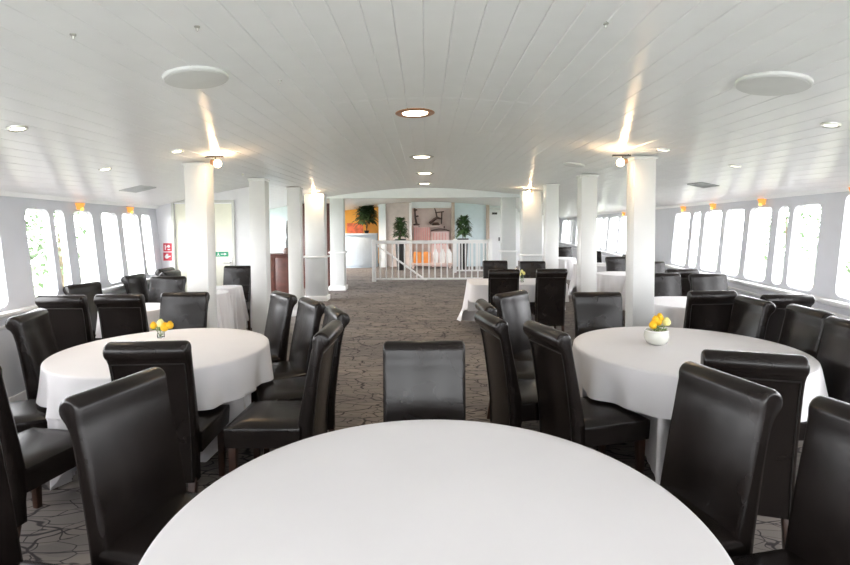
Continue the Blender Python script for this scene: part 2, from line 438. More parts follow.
def pillar(x, y, w, label):
    t = thing('panelled_pillar', label, 'pillar', (x, y, 0), 0, 'panelled pillars of the far opening')
    zt = min(ceil_z(x - w / 2, y), ceil_z(x + w / 2, y))
    if y > 12: zt = min(zt, 2.30)
    bm = bmesh.new(); box(bm, -w / 2, w / 2, -0.14, 0.14, 0.96, zt + 0.002); obj('shaft', bm, M_pillar, t, bevel=0.01)
    bm = bmesh.new(); box(bm, -w / 2 - 0.008, w / 2 + 0.008, -0.15, 0.15, 0.10, 0.935); obj('dado', bm, M_pillar, t, bevel=0.006)
    bm = bmesh.new(); box(bm, -w / 2 - 0.045, w / 2 + 0.045, -0.185, 0.185, 0.935, 0.975); obj('ledge', bm, M_trim, t, bevel=0.01)
    bm = bmesh.new(); box(bm, -w / 2 - 0.045, w / 2 + 0.045, -0.185, 0.185, 0, 0.11); obj('plinth', bm, M_trim, t, bevel=0.01)
    return t
pillar(-2.36, 10.85, 0.42, 'wide panelled pillar on the left with a glowing lamp at its top')
pillar(-2.20, 12.62, 0.34, 'panelled pillar left of the reception opening, farther than the lamp pillar')
pillar(2.30, 10.85, 0.42, 'wide panelled pillar on the right with a glowing lamp at its top')
pillar(2.10, 12.62, 0.34, 'panelled pillar right of the white railing, beside the far door')

# ------------------------------------------------------------------ chairs
CW = 0.425
def chair_profile():
    front, back = [], []
    # (y forward, z): front face from the seat up into the roll, then down the rear face
    pts = [(0.150, 0.36), (0.140, 0.46), (0.118, 0.58), (0.094, 0.70), (0.072, 0.80), (0.056, 0.88), (0.046, 0.92)]
    for k in range(0, 12):
        a = R(8 + k * 21.5)
        pts.append((-0.004 + 0.051 * math.cos(a), 0.949 + 0.051 * math.sin(a)))
    pts += [(-0.010, 0.875), (0.004, 0.82), (0.016, 0.75), (0.034, 0.62), (0.052, 0.48), (0.062, 0.36), (0.064, 0.19), (0.115, 0.19), (0.140, 0.30)]
    return pts
def make_chair():
    t = thing('dining_chair', 'chair', 'chair')
    prof = chair_profile()
    bm = bmesh.new()
    def wid(z): return CW / 2 - 0.012 * max(0, (0.9 - z)) 
    secs = []
    for sx, q in ((-1, 3), (-1, 2), (-1, 1), (-1, 0), (0, 0), (1, 0), (1, 1), (1, 2), (1, 3)):
        sec = []
        off, sh = ((0.020, 0.0), (0.009, 0.0035), (0.002, 0.011), (0.0, 0.019))[q]
        for (y, z) in prof:
            x = sx * (wid(z) - off)
            roll = z > 0.905
            ccy = -0.004 if roll else (0.018 + (0.905 - z) * 0.16)
            ccz = 0.949 if roll else z
            d = Vector((y - ccy, z - ccz)); l = max(d.length, 1e-4)
            d = d * max(0.15, (l - sh) / l)
            bow = 0.009 * max(0, 1 - ((z - 0.68) / 0.25) ** 2) if (sx == 0 and y > ccy) else 0
            sec.append(bm.verts.new((x, ccy + d.x + bow, ccz + d.y)))
        secs.append(sec)
    n = len(prof)
    for a, b in zip(secs, secs[1:]):
        for k in range(n): bm.faces.new((a[k], a[(k + 1) % n], b[(k + 1) % n], b[k]))
    bm.faces.new(secs[0]); bm.faces.new(secs[-1][::-1])
    back = obj('backrest', bm, M_leather, t, angle=60)
    bm = bmesh.new()
    for sx in (-1, 1):
        tube(bm, [(sx * (wid(z) - 0.022), y - 0.0015, z) for y, z in prof[19:26]], 0.003, 6)
    tube(bm, [(-CW / 2 + 0.022, -0.012, 0.877), (0, -0.012, 0.877), (CW / 2 - 0.022, -0.012, 0.877)], 0.0045, 6)
    obj('piping', bm, M_piping, back)
    # seat: padded cushion on a leather clad rail
    bm = bmesh.new(); nx, ny = 10, 10; g = []
    x0, y0, y1 = CW / 2 + 0.006, 0.125, 0.555
    for j in range(ny + 1):
        v = j / ny; row = []
        for i in range(nx + 1):
            u = i / nx
            e = max(0, 4 * u * (1 - u)) ** 0.35 * max(0, min(1, (1 - v) * 5)) ** 0.5
            ru = 0.018 if i in (0, nx) else 0
            row.append(bm.verts.new(((2 * u - 1) * (x0 + 0.006 * v), y0 + (y1 - y0) * v, 0.452 + 0.030 * e)))
        g.append(row)
    for j in range(ny):
        for i in range(nx): bm.faces.new((g[j][i], g[j][i + 1], g[j + 1][i + 1], g[j + 1][i]))
    ring = [g[0][i] for i in range(nx + 1)] + [g[j][nx] for j in range(1, ny + 1)] + [g[ny][i] for i in range(nx - 1, -1, -1)] + [g[j][0] for j in range(ny - 1, 0, -1)]
    prev = ring
    for dz, sh in ((0.448, 1.012), (0.43, 1.015), (0.36, 1.0), (0.335, 0.99)):
        new = [bm.verts.new((v.co.x * sh, 0.34 + (v.co.y - 0.34) * sh, dz)) for v in ring]
        for k in range(len(ring)): bm.faces.new((prev[k], prev[(k + 1) % len(ring)], new[(k + 1) % len(ring)], new[k]))
        prev = new
    bm.faces.new(prev)
    obj('seat', bm, M_leather, t, angle=55)
    for sx in (-1, 1):
        bm = bmesh.new(); taper(bm, (sx * (CW / 2 - 0.032), 0.525, 0.0), (sx * (CW / 2 - 0.025), 0.52, 0.34), 0.032, 0.046); obj('leg', bm, M_leg, t, bevel=0.004)
    for sx in (-1, 1):
        bm = bmesh.new(); taper(bm, (sx * (CW / 2 - 0.035), 0.055, 0.0), (sx * (CW / 2 - 0.032), 0.092, 0.22), 0.034, 0.044, 0.034, 0.04); obj('leg', bm, M_leg, t, bevel=0.004)
    return t
chair0 = make_chair()
chair_used = [False]
CHAIRS = {}          # table key -> list of (x, y)
def chair(pos, phi, label, group, key=None):
    if len(pos) == 3: p = at(pos[0], pos[1], 1.0)
    else: p = Vector((pos[0], pos[1], 0))
    loc = (p.x, p.y, 0); rz = R(phi - 90)
    if not chair_used[0]:
        chair_used[0] = True; c = chair0; c.location = loc; c.rotation_euler = (0, 0, rz); c['label'] = label; c['group'] = group
    else: c = dup(chair0, loc, rz, label, group)
    if key: CHAIRS.setdefault(key, []).append((p.x, p.y, phi))
    return c
PXL = 'px'
gF, gL, gR = 'chairs around the front table', 'chairs around the left flowered table', 'chairs around the right flowered table'
gLB, gRB, gCB, gRF = 'chairs behind on the left', 'chairs behind on the right', 'chairs around the square cornered table', 'distant chairs on the right'
# front table
chair((424, 341, PXL), -90, 'black leather chair facing us straight across the front table, in the aisle', gF, 'F')
chair((-1.215, 1.95), -15, 'large dark leather chair left of the front table, its roll tilting up to the right', gF, 'F')
chair((1.20, 1.98), 194, 'large dark leather chair right of the front table, round roll end towards the right', gF, 'F')
chair((1.42, 1.53), 192, 'brown lit leather chair cut off at the lower right corner', gF, 'F')
chair((-1.56, 1.50), -12, 'brown lit chair edge cut off at the lower left corner', gF, 'F')
# left flowered table
chair((148, 341, PXL), 93, 'black chair seen from behind in front of the left flowered table', gL, 'L')
chair((-2.15, 2.26), 80, 'chair at the left edge with its seat towards the left tablecloth, below two others', gL, 'L')
chair((-2.84, 2.96), 25, 'chair mostly cut off by the left edge, only a sliver of its back in view', gL, 'L')
chair((-2.86, 3.58), 15, 'dark chair at the far left below the sill with its roll end to the left', gL, 'L')
chair((185, 292, PXL), -88, 'grey sheened chair facing us behind the left flower vase', gL, 'L')
chair((283, 292.5, PXL), 218, 'chair right of the left flowered table, farthest of the aisle four', gL, 'L')
chair((311, 299.5, PXL), 213, 'chair right of the left flowered table, second farthest of the aisle four', gL, 'L')
chair((336, 308.5, PXL), 203, 'chair right of the left flowered table, third of the aisle four, light on its roll', gL, 'L')
chair((328, 325.5, PXL), 178, 'nearest of the four aisle chairs, showing its dark back and seat side', gL, 'L')
# right flowered table
chair((753, 352, PXL), 72, 'black chair seen from behind in front of the right flowered table', gR, 'R')
chair((0.72, 2.96), 16, 'chair with dark back left of the right flowered table, its seat by the cloth', gR, 'R')
chair((491, 314.5, PXL), 13, 'chair on the aisle side of the right table, with lit round roll', gR, 'R')
chair((486, 302, PXL), 4, 'chair mostly hidden behind the aisle chair with the lit roll', gR, 'R')
chair((0.78, 4.50), -47, 'chair with pale blue sheen turned to the right table by the aisle', gR, 'R')
chair((597, 292, PXL), -90, 'grey sheened chair with brown top facing us before the right column', gR, 'R')
chair((2.66, 4.03), 176, 'brown sheened chair behind the right table, leftmost of three in a row', gR, 'R')
chair((2.73, 3.53), 174, 'brown sheened chair right of the right table, middle of three in a row', gR, 'R')
chair((2.62, 3.03), 173, 'brown sheened chair at the right edge, nearest of three in a row', gR, 'R')
# behind on the left
chair((-3.29, 4.50), 90, 'black chair back near the left windows, left of two side by side', gLB, 'B1')
chair((-2.79, 4.54), 90, 'black chair back right of its twin near the left windows, by the flowers', gLB, 'B1')
chair((-3.76, 5.47), -10, 'chair with pale blue sheen below the left windows', gLB, 'B1')
chair((-3.20, 6.20), -90, 'grey chair facing us behind the left small table', gLB, 'B1')
chair((-3.78, 6.47), 0, 'dark chair right beside the sill of the left windows', gLB, 'B2')
chair((-3.55, 6.96), 0, 'dark low chair behind the grey chair on the left', gLB, 'B2')
chair((-3.88, 7.45), 0, 'chair with pale rounded sheen in the left far corner', gLB, 'B3')
chair((-2.93, 7.81), -90, 'dark chair below the green exit sign', gLB, 'B3')
# behind on the right
chair((712, 290.5, PXL), 92, 'black chair back right of the white vase', gRB, 'D1')
chair((787, 294, PXL), 92, 'black chair back below the right windows, behind the brown sheened chairs', gRB, 'D1')
chair((2.92, 6.14), -92, 'grey chair with brown lit top facing us right of the nearest right column', gRB, 'D1')
chair((3.42, 6.03), -93, 'chair with pale blue sheen below the right windows', gRB, 'D1')
chair((3.45, 6.70), 90, 'grey chair behind the one with the brown lit top on the right', gRB, 'D2')
chair((3.66, 8.08), -92, 'far chair with a glint beside the nearest right column', gRB, 'D2')
# square-cornered table in the middle distance
chair((1.085, 6.86), 88, 'dark brown chair back at the square cornered table, left one', gCB, 'C')
chair((1.745, 6.88), 90, 'dark brown chair back at the square cornered table, right one', gCB, 'C')
chair((495, 260.5, PXL), -90, 'chair at the far side of the square cornered table, left one by the railing', gCB, 'C')
chair((532.5, 261, PXL), -92, 'chair at the far side of the square cornered table, right one by the pillar', gCB, 'C')
# distant right
chair((3.60, 9.35), -92, 'distant grey chair between the two right columns, the nearest one', gRF, 'E1')
chair((4.05, 9.95), 180, 'distant dark chair under the far right windows behind a grey one', gRF, 'E2')
chair((3.82, 11.45), -90, 'distant grey chair just right of the second right column', gRF, 'E2')
chair((3.78, 13.6), -90, 'farthest chair, seen left of the second right column', gRF, 'E3')

# ------------------------------------------------------------------ tables and cloths
def hang(half, rot):
    if isinstance(half, tuple):
        def g(a):
            c, q = abs(math.cos(a)) / half[0], abs(math.sin(a)) / half[1]
            k = (min(c, q) / max(c, q)) ** 6
            return (1 + 0.62 * k) / max(c, q)
        return g
    def f(a):
        b = a - rot
        return half / max(abs(math.cos(b)), abs(math.sin(b)))
    return f
def cloth_mesh(cx, cy, r0, half, rot, seed, chairs, hem_min=0.05, H=0.752, cflare=1.0, folds=1.0, N=360):
    rr = random.Random(seed)
    ph = [rr.uniform(0, 6.28) for _ in range(6)]
    hf = hang(half, rot)
    bm = bmesh.new()
    rings = []
    def clampr(a, r, z):
        if z > 0.4925: return r
        k = 1
        x, y = cx + r * math.cos(a), cy + r * math.sin(a)
        for (px, py, phi) in chairs:
            fx_, fy_ = math.cos(R(phi)), math.sin(R(phi))
            # the ray from the centre meets the seat box
            lim = r
            s = 0.05
            while s < r:
                qx, qy = cx + s * math.cos(a) - px, cy + s * math.sin(a) - py
                u = qx * fx_ + qy * fy_; v = -qx * fy_ + qy * fx_
                if -0.10 < u < 0.61 and abs(v) < 0.25: lim = max(0.12, s - 0.012); break
                s += 0.02
            if lim < r: r = r + (lim - r) * k
        return r
    def corner_of(a):
        if isinstance(half, tuple):
            c, q = abs(math.cos(a)) / half[0], abs(math.sin(a)) / half[1]
            return (min(c, q) / max(c, q)) ** 6
        return max(0, (hf(a) / half - 1) / 0.414)
    def ringpts(fn): return [bm.verts.new(fn(2 * PI * k / N)) for k in range(N)]
    cz = bm.verts.new((cx, cy, H))
    for q in (0.25, 0.5, 0.75, 0.92, 0.985):
        rings.append(ringpts(lambda a: (cx + r0(a) * q * math.cos(a), cy + r0(a) * q * math.sin(a), H)))
    for da in (25, 60, 90):
        t = R(da); e = 0.012
        rings.append(ringpts(lambda a: (cx + (r0(a) - e + e * math.sin(t)) * math.cos(a), cy + (r0(a) - e + e * math.sin(t)) * math.sin(a), H - e + e * math.cos(t))))
    levels = [('up', i / 12) for i in range(1, 13)] + [('low', i / 16) for i in range(0, 17)]
    for (part, q) in levels:
        def fn(a):
            drop = min(hf(a) - r0(a), H - 0.012 - hem_min)
            if drop < 0.15: drop = 0.15
            zh = H - 0.012 - drop
            if part == 'up': z = (H - 0.012) + (max(0.500, zh) - (H - 0.012)) * q
            else:
                zs = min(0.4915, max(zh, 0.0)) if zh < 0.4915 else zh
                zs = max(zs, 0.4915) if zh < 0.4915 else zh
                z = zs + (zh - zs) * q
            t = (H - z) / 0.7
            cs = corner_of(a)
            w = folds * (0.020 * math.sin(9 * a + ph[0]) + 0.016 * math.sin(14 * a + ph[1]) + 0.010 * math.sin(23 * a + ph[2]))
            w += folds * 0.03 * cs * math.sin(6 * a + ph[3])
            r = r0(a) + (1.75 * w + 0.014) * min(1, t * 1.6) + 0.085 * cs * max(0, (t - 0.3) / 0.7) * cflare
            r = max(r, r0(a) - 0.02)
            r = clampr(a, r, z)
            return (cx + r * math.cos(a), cy + r * math.sin(a), z)
        rings.append(ringpts(fn))
    for k in range(N): bm.faces.new((cz, rings[0][k], rings[0][(k + 1) % N]))
    for a, b in zip(rings, rings[1:]):
        for k in range(N): bm.faces.new((a[k], b[k], b[(k + 1) % N], a[(k + 1) % N]))
    return bm
def table(key, cx, cy, rfun, rmin, half, rot, seed, tlabel, clabel, N=240, rect=None):
    t = thing('round_table' if rect is None else 'rectangular_table', tlabel, 'table', (cx, cy, 0), 0, 'tables under white cloths')
    bm = bmesh.new()
    if rect is None: lathe(bm, [(rmin - 0.03, 0.715), (rmin - 0.022, 0.72), (rmin - 0.022, 0.74), (rmin - 0.03, 0.745)], 48)
    else: box(bm, -rect[0] + 0.03, rect[0] - 0.03, -rect[1] + 0.03, rect[1] - 0.03, 0.715, 0.745)
    obj('tabletop', bm, M_tablewood, t)
    bm = bmesh.new(); lathe(bm, [(0.075, 0.03), (0.05, 0.10), (0.04, 0.3), (0.045, 0.6), (0.09, 0.715)], 20); obj('pedestal', bm, M_dmetal, t)
    bm = bmesh.new()
    for k in range(4):
        a = PI / 4 + k * PI / 2; c, s = math.cos(a), math.sin(a); l = 0.12
        tube(bm, [(0.03 * c, 0.03 * s, 0.05), (l * 0.6 * c, l * 0.6 * s, 0.04), (l * c, l * s, 0.016)], 0.015)
    obj('foot', bm, M_dmetal, t)
    near = [c_ for l_ in CHAIRS.values() for c_ in l_ if math.hypot(c_[0] - cx, c_[1] - cy) < rmin + 1.3]
    bm = cloth_mesh(cx, cy, rfun, half, rot, seed, near, N=N, cflare=1.0 if rect is None else 3.2)
    c = obj('tablecloth', bm, M_cloth, angle=80); tag(c, clabel, 'tablecloth', 'white tablecloths')
def circ(r): return lambda a: r
def rectr(hx, hy, p=14):
    return lambda a: 1.0 / ((abs(math.cos(a)) / hx) ** p + (abs(math.sin(a)) / hy) ** p) ** (1 / p)
table('F', 0.02, 1.395, circ(0.772), 0.772, 1.17, R(20), 1, 'large round table nearest to us at the bottom of the photo', 'smooth white cloth over the large round table nearest to us')
table('L', -1.84, 3.50, circ(0.70), 0.70, 1.14, R(2), 2, 'round table on the left under a cloth with yellow flowers', 'white cloth on the left round table, its corner flaring out at the left')
table('R', 1.78, 3.40, circ(0.735), 0.735, 1.19, R(18), 3, 'round table on the right under a cloth with yellow roses', 'white cloth on the right round table, hanging in soft grey folds')
table('B1', -3.09, 5.30, circ(0.34), 0.34, 0.80, 0, 4, 'small table behind the two black chair backs on the left', 'white cloth behind the two black chair backs on the left', 240)
table('B2', -2.86, 6.47, circ(0.29), 0.29, 0.80, R(10), 5, 'small table just right of the nearest left column', 'white cloth showing just right of the nearest left column', 240)
table('B3', -2.85, 7.12, circ(0.22), 0.22, 0.7, R(20), 6, 'small table below the green exit sign', 'white cloth below the green exit sign', 240)
table('D1', 2.88, 5.42, circ(0.46), 0.46, 0.90, R(12), 7, 'table right of the nearest right column behind the vase', 'white cloth behind the vase, right of the nearest right column', 240)
table('D2', 3.40, 7.40, circ(0.40), 0.40, 0.8, R(5), 8, 'small table near the right windows, hidden by chairs', 'white cloth near the right windows behind two grey chairs', 240)
table('C', 1.36, 7.55, rectr(0.70, 0.44), 0.4, (1.12, 0.86), 0, 9, 'rectangular table before the railing on the right of the aisle', 'white cloth with a pointed hanging corner beside the aisle', 240, rect=(0.70, 0.44))
table('E1', 3.42, 8.66, circ(0.43), 0.43, 0.95, R(15), 10, 'distant round table between the two right columns, nearer one', 'distant white cloth between the two right columns, the nearer one', 240)
table('E2', 3.72, 10.75, circ(0.50), 0.50, 0.95, R(15), 11, 'distant round table just right of the second right column', 'distant white cloth just right of the second right column', 240)
table('E3', 3.45, 12.92, circ(0.44), 0.44, 0.95, R(15), 12, 'farthest round table, left of the second right column', 'farthest white cloth, left of the second right column', 240)

# ------------------------------------------------------------------ flower vases
def bloom(bm, c, r, seed):
    rr = random.Random(seed)
    c = Vector(c)
    for layer, (n, rad, lift, size) in enumerate(((7, 0.62, -0.25, 0.62), (6, 0.45, 0.05, 0.55), (5, 0.25, 0.3, 0.45))):
        for k in range(n):
            a = 2 * PI * k / n + layer * 0.6 + rr.uniform(-0.2, 0.2)
            d = Vector((math.cos(a), math.sin(a), 0)); tn = Vector((-d.y, d.x, 0))
            rows = []
            for i in range(4):
                u = i / 3
                cc = c + d * r * rad * (0.35 + 0.75 * math.sin(u * 1.6)) + Vector((0, 0, r * (lift - 0.35 + 0.95 * u)))
                wv = r * size * math.sin(PI * (0.25 + 0.6 * u))
                rows.append([bm.verts.new(cc - tn * wv - d * wv * 0.3), bm.verts.new(cc), bm.verts.new(cc + tn * wv - d * wv * 0.3)])
            for p, q in zip(rows, rows[1:]):
                for j in range(2): bm.faces.new((p[j], p[j + 1], q[j + 1], q[j]))
    bmesh.ops.create_icosphere(bm, subdivisions=2, radius=r * 0.72, matrix=Matrix.Translation(c))
def flower(name, base, top, r, m, seed, label, group, leafy=True):
    t = thing(name, label, 'flower', base, 0, group)
    tp = Vector(top) - Vector(base)
    bm = bmesh.new(); bloom(bm, tp, r, seed); obj('bloom', bm, m, t, angle=80)
    bm = bmesh.new(); tube(bm, [(0, 0, 0), tp * 0.5 + Vector((0.002, 0, 0)), tp], 0.0022, 6); obj('stem', bm, M_stem, t)
    if leafy:
        bm = bmesh.new()
        for s in (-1, 1):
            p = tp * 0.62; d = Vector((s * 0.035, -0.008, 0.012))
            v = [bm.verts.new(p), bm.verts.new(p + d * 0.5 + Vector((0, 0.008, 0.004))), bm.verts.new(p + d), bm.verts.new(p + d * 0.5 - Vector((0, 0.008, 0.004)))]
            bm.faces.new(v)
        obj('leaf', bm, M_stem, t)
def vase(c, prof, m, label):
    t = thing('flower_vase', label, 'vase', (c.x, c.y, 0.753))
    bm = bmesh.new()
    inner = [(max(r - 0.003, 0.002), z) for r, z in prof[::-1] if z > 0.006]
    lathe(bm, prof + inner, 32); obj('vessel', bm, m, t, angle=60)
    bm = bmesh.new(); lathe(bm, [(prof[1][0] * 0.9, 0.008), (prof[2][0] - 0.005, prof[2][1] * 0.8)], 24); obj('water', bm, M_vase, t)
vl = at(161, 338, 0.752)
vase(vl, [(0.020, 0), (0.026, 0.003), (0.027, 0.03), (0.022, 0.055), (0.026, 0.075)], M_vase, 'small clear glass vase of yellow flowers on the left round table')
k = vl.y / F
def fpos(v, px, py): return (aty(px, py, v.y).x, v.y + rnd.uniform(-0.02, 0.02), aty(px, py, v.y).z)
for (px, py, r, m, nm, lb) in ((153, 326, 0.035, M_yellow, 'yellow_rose', 'yellow rose on the left of the left vase'), (161, 323.5, 0.039, M_lemon, 'lemon_rose', 'pale lemon rose at the top of the left vase'), (166, 327, 0.042, M_yellow, 'yellow_rose', 'big yellow rose at the front of the left vase'), (171, 325, 0.037, M_yellow, 'yellow_rose', 'yellow rose at the right of the left vase')):
    flower(nm, (vl.x + rnd.uniform(-0.008, 0.008), vl.y + rnd.uniform(-0.006, 0.006), 0.765), fpos(vl, px, py), r, m, int(px), lb, 'flowers in the left vase')
vr = at(656.5, 344, 0.752)
M_fvase = mat('cream_glass_vase', (0.72, 0.72, 0.66), 0.15, var=0.03, coat=0.5)
t = thing('flower_vase', 'round white vase of yellow roses on the right round table', 'vase', (vr.x, vr.y, 0.753))
prof = [(0.045, 0), (0.066, 0.010), (0.080, 0.035), (0.084, 0.06), (0.078, 0.088), (0.070, 0.102)]
bm = bmesh.new(); lathe(bm, prof + [(r - 0.006, z) for r, z in prof[::-1] if z > 0.005], 40); obj('vessel', bm, M_fvase, t, angle=60)
bm = bmesh.new(); tube(bm, [(0.0775 * math.cos(a), 0.0775 * math.sin(a), 0.097) for a in [2 * PI * q / 32 for q in range(33)]], 0.0025, 6); obj('rim', bm, M_white, t)
for (px, py, r, m, nm, lb) in ((652, 325, 0.037, M_yellow, 'yellow_rose', 'yellow rose at the left of the right vase'), (659, 322.5, 0.039, M_yellow, 'yellow_rose', 'yellow rose at the front of the right vase'), (661, 318.5, 0.037, M_yellow, 'yellow_rose', 'yellow rose at the top of the right vase'), (655, 320, 0.035, M_yellow, 'yellow_rose', 'yellow rose at the back of the right vase'), (666, 322, 0.039, M_lemon, 'lemon_rose', 'pale lemon rose at the right of the right vase')):
    flower(nm, (vr.x + rnd.uniform(-0.02, 0.02), vr.y + rnd.uniform(-0.015, 0.015), 0.765), fpos(vr, px, py), r, m, int(px * 3), lb, 'flowers in the right vase')
# little vase on the square-cornered table
c = Vector((1.44, 7.42, 0.753))
vase(c, [(0.022, 0), (0.028, 0.003), (0.03, 0.03), (0.024, 0.06), (0.028, 0.08)], M_vase, 'tiny vase of flowers on the square cornered table')
for k, (dx, dz) in enumerate(((-0.03, 0.12), (0.03, 0.13), (0.0, 0.16))):
    flower('lemon_rose', (c.x, c.y, 0.765), (c.x + dx, c.y, 0.753 + dz), 0.032, M_lemon, k + 50, 'pale flower in the tiny vase on the square cornered table', 'flowers in the tiny vase', False)

# ------------------------------------------------------------------ ceiling fittings
def downlight(px, py, r, lit, label, flat=True):
    p = on_ceil(px, py)
    slope = math.atan2(ceil_z(p.x + 0.1, p.y) - ceil_z(p.x - 0.1, p.y), 0.2)
    t = thing('ceiling_downlight', label, 'ceiling light', (p.x, p.y, p.z), 0, 'recessed ceiling downlights')
    t.rotation_euler = (0, -slope, 0)
    bm = bmesh.new(); lathe(bm, [(r, 0.004), (r, -0.008), (r * 0.92, -0.014), (r * 0.72, -0.012), (r * 0.66, -0.004), (r * 0.66, 0.004)], 32)
    obj('ring', bm, M_copper if lit == 2 else M_metal, t)
    bm = bmesh.new(); lathe(bm, [(r * 0.64, -0.003), (r * 0.64, -0.009), (r * 0.4, -0.0105)], 32); obj('lens', bm, M_down if lit else M_downoff, t)
    return p
dls = [(415, 112.5, 0.165, 2, 'largest lit downlight over the aisle, nearest to us'), (421.5, 156.5, 0.17, 1, 'second lit downlight over the aisle'), (425, 173, 0.17, 1, 'third lit downlight over the aisle, before the beam'), (424.5, 183.5, 0.17, 1, 'smallest lit downlight over the aisle, touching the beam'),
       (17, 127.5, 0.055, 1, 'downlight at the left edge of the ceiling'), (177, 150.5, 0.055, 1, 'downlight left of the nearest left column'), (105, 168.5, 0.055, 1, 'downlight over the left windows'),
       (831, 124, 0.055, 0, 'downlight at the right edge of the ceiling'), (663, 149.5, 0.06, 0, 'downlight just right of the nearest right column'), (735, 165.5, 0.055, 0, 'downlight over the right windows')]
dl_pos = [downlight(*d) for d in dls]
def disc(px, py, r, label):
    p = on_ceil(px, py)
    slope = math.atan2(ceil_z(p.x + 0.1, p.y) - ceil_z(p.x - 0.1, p.y), 0.2)
    t = thing('ceiling_speaker', label, 'speaker', (p.x, p.y, p.z), 0, 'round ceiling speakers'); t.rotation_euler = (0, -slope, 0)
    bm = bmesh.new(); lathe(bm, [(r, 0.004), (r, -0.016), (r * 0.96, -0.022), (r * 0.9, -0.022)], 48); obj('rim', bm, M_speaker, t)
    bm = bmesh.new(); lathe(bm, [(r * 0.9, -0.006), (r * 0.9, -0.0235), (r * 0.6, -0.026), (0.02, -0.027)], 48); obj('cover', bm, M_speaker, t)
disc(196, 76, 0.17, 'round white ceiling speaker on the left')
disc(773, 82, 0.175, 'round white ceiling speaker on the right')
disc(574, 164, 0.13, 'small round ceiling plate before the second right column')
def vent(px, py, w, d, label, m=None):
    m = m or M_grille
    p = on_ceil(px, py)
    slope = math.atan2(ceil_z(p.x + 0.1, p.y) - ceil_z(p.x - 0.1, p.y), 0.2)
    t = thing('ceiling_vent', label, 'vent', (p.x, p.y, p.z), 0, 'ceiling vents'); t.rotation_euler = (0, -slope, 0)
    bm = bmesh.new()
    for b in ((-w, w, -d, -d + 0.025), (-w, w, d - 0.025, d), (-w, -w + 0.025, -d + 0.025, d - 0.025), (w - 0.025, w, -d + 0.025, d - 0.025)): box(bm, *b, -0.012, 0.003)
    obj('frame', bm, m, t, smooth=False)
    bm = bmesh.new(); n = 7
    for k in range(n):
        y = -d + 0.03 + (2 * d - 0.06) * (k + 0.5) / n; box(bm, -w + 0.025, w - 0.025, y - 0.008, y + 0.004, -0.010, -0.003)
    obj('grille', bm, m, t, smooth=False)
vent(138, 188.5, 0.13, 0.17, 'grey ceiling vent above the left windows', mat('pale_grille', (0.52, 0.53, 0.53), 0.5))
vent(703, 184.5, 0.11, 0.17, 'dark grey ceiling vent above the right windows')
for px, py in ((73, 34), (197, 26), (280, 80), (606, 23), (243, 174)):
    p = on_ceil(px, py)
    bm = bmesh.new(); lathe(bm, [(0.012, 0.004), (0.012, -0.006), (0.006, -0.010), (0.004, -0.022)], 16)
    o = obj('sprinkler_head', bm, M_metal); o.location = p
    tag(o, {73: 'tiny ceiling fitting at the upper left corner', 197: 'tiny ceiling fitting above the left speaker', 280: 'tiny ceiling fitting right of the left speaker', 606: 'tiny ceiling fitting at the upper right of the middle', 243: 'tiny ceiling fitting before the second left column'}[px], 'ceiling fitting')

# spotlight fittings on columns
def pt_light(name, loc, power, col, r, parent=None):
    l = bpy.data.lights.new(name, 'POINT'); l.energy = power; l.color = col; l.shadow_soft_size = r
    o = bpy.data.objects.new(name, l); C.objects.link(o); o.location = loc
    return o
WARM = (1.0, 0.66, 0.36)
def spot(px, py, y, face, side, label):
    p = aty(px, py, y)
    t = thing('spotlight', label, 'spotlight', (p.x, p.y, p.z), 0, 'warm spotlights on columns and pillars')
    zc = ceil_z(p.x, p.y) - p.z
    bm = bmesh.new(); box(bm, -0.10, 0.08, -0.012, 0.012, 0.055, 0.072); tube(bm, [(0.0, 0, 0.06), (0.0, 0, 0.03)], 0.006); tube(bm, [(-0.06 * side, 0, 0.07), (-0.06 * side, face, 0.07)], 0.008)
    obj('bracket', bm, M_dmetal, t, smooth=False)
    bm = bmesh.new(); tube(bm, [(-0.045 * side, 0.0, 0.012), (0.0, 0.0, 0.0)], [0.024, 0.034], 16); obj('lamp_housing', bm, M_copper, t)
    bm = bmesh.new(); bmesh.ops.create_uvsphere(bm, u_segments=16, v_segments=10, radius=0.036, matrix=Matrix.Translation((0.022 * side, -0.006, -0.006))); obj('bulb', bm, M_bulb if y < 8 else M_bulbfar, t)
    pt_light('spot_glow', (p.x + 0.05 * side, p.y - 0.09, p.z - 0.05), 0.15, WARM, 0.04)
    return p
spot(215.5, 163, 5.03, 0.08, 1, 'warm spotlight on the nearest left column')
spot(622.5, 162, 5.03, 0.08, -1, 'warm spotlight on the nearest right column')
spot(313, 193, 10.5, 0.2, 1, 'warm spotlight on the panelled left pillar')
spot(530, 192, 10.5, 0.2, -1, 'warm spotlight on the panelled right pillar')

# amber wall lamps over the windows
def sconce(y, side, z, label):
    xf = wr if side > 0 else wl
    x = xf(y) + side * LEAN * (z - 0.9) - side * 0.002
    t = thing('wall_lamp', label, 'wall lamp', (x, y, z), 0, 'amber lamps above the windows')
    bm = bmesh.new(); box(bm, -side * 0.012 if side > 0 else 0, 0 if side > 0 else 0.012, -0.05, 0.05, -0.03, 0.05); obj('wall_plate', bm, M_metal, t, bevel=0.003)
    n = 12; bm = bmesh.new()
    pr = []
    for (r, zz) in ((0.035, -0.03), (0.062, 0.045)):
        pr.append([bm.verts.new((-side * (0.012 + r * math.sin(PI * k / n)), r * math.cos(PI * k / n), zz)) for k in range(n + 1)])
    for k in range(n): bm.faces.new((pr[0][k], pr[0][k + 1], pr[1][k + 1], pr[1][k]))
    obj('shade', bm, M_sconce, t)
    bm = bmesh.new(); bmesh.ops.create_uvsphere(bm, u_segments=12, v_segments=8, radius=0.022, matrix=Matrix.Translation((-side * 0.045, 0, -0.022))); obj('bulb', bm, M_sconcehot, t)
def yL(px): return 3.25 / ((425 - px) / 500 - 0.115)
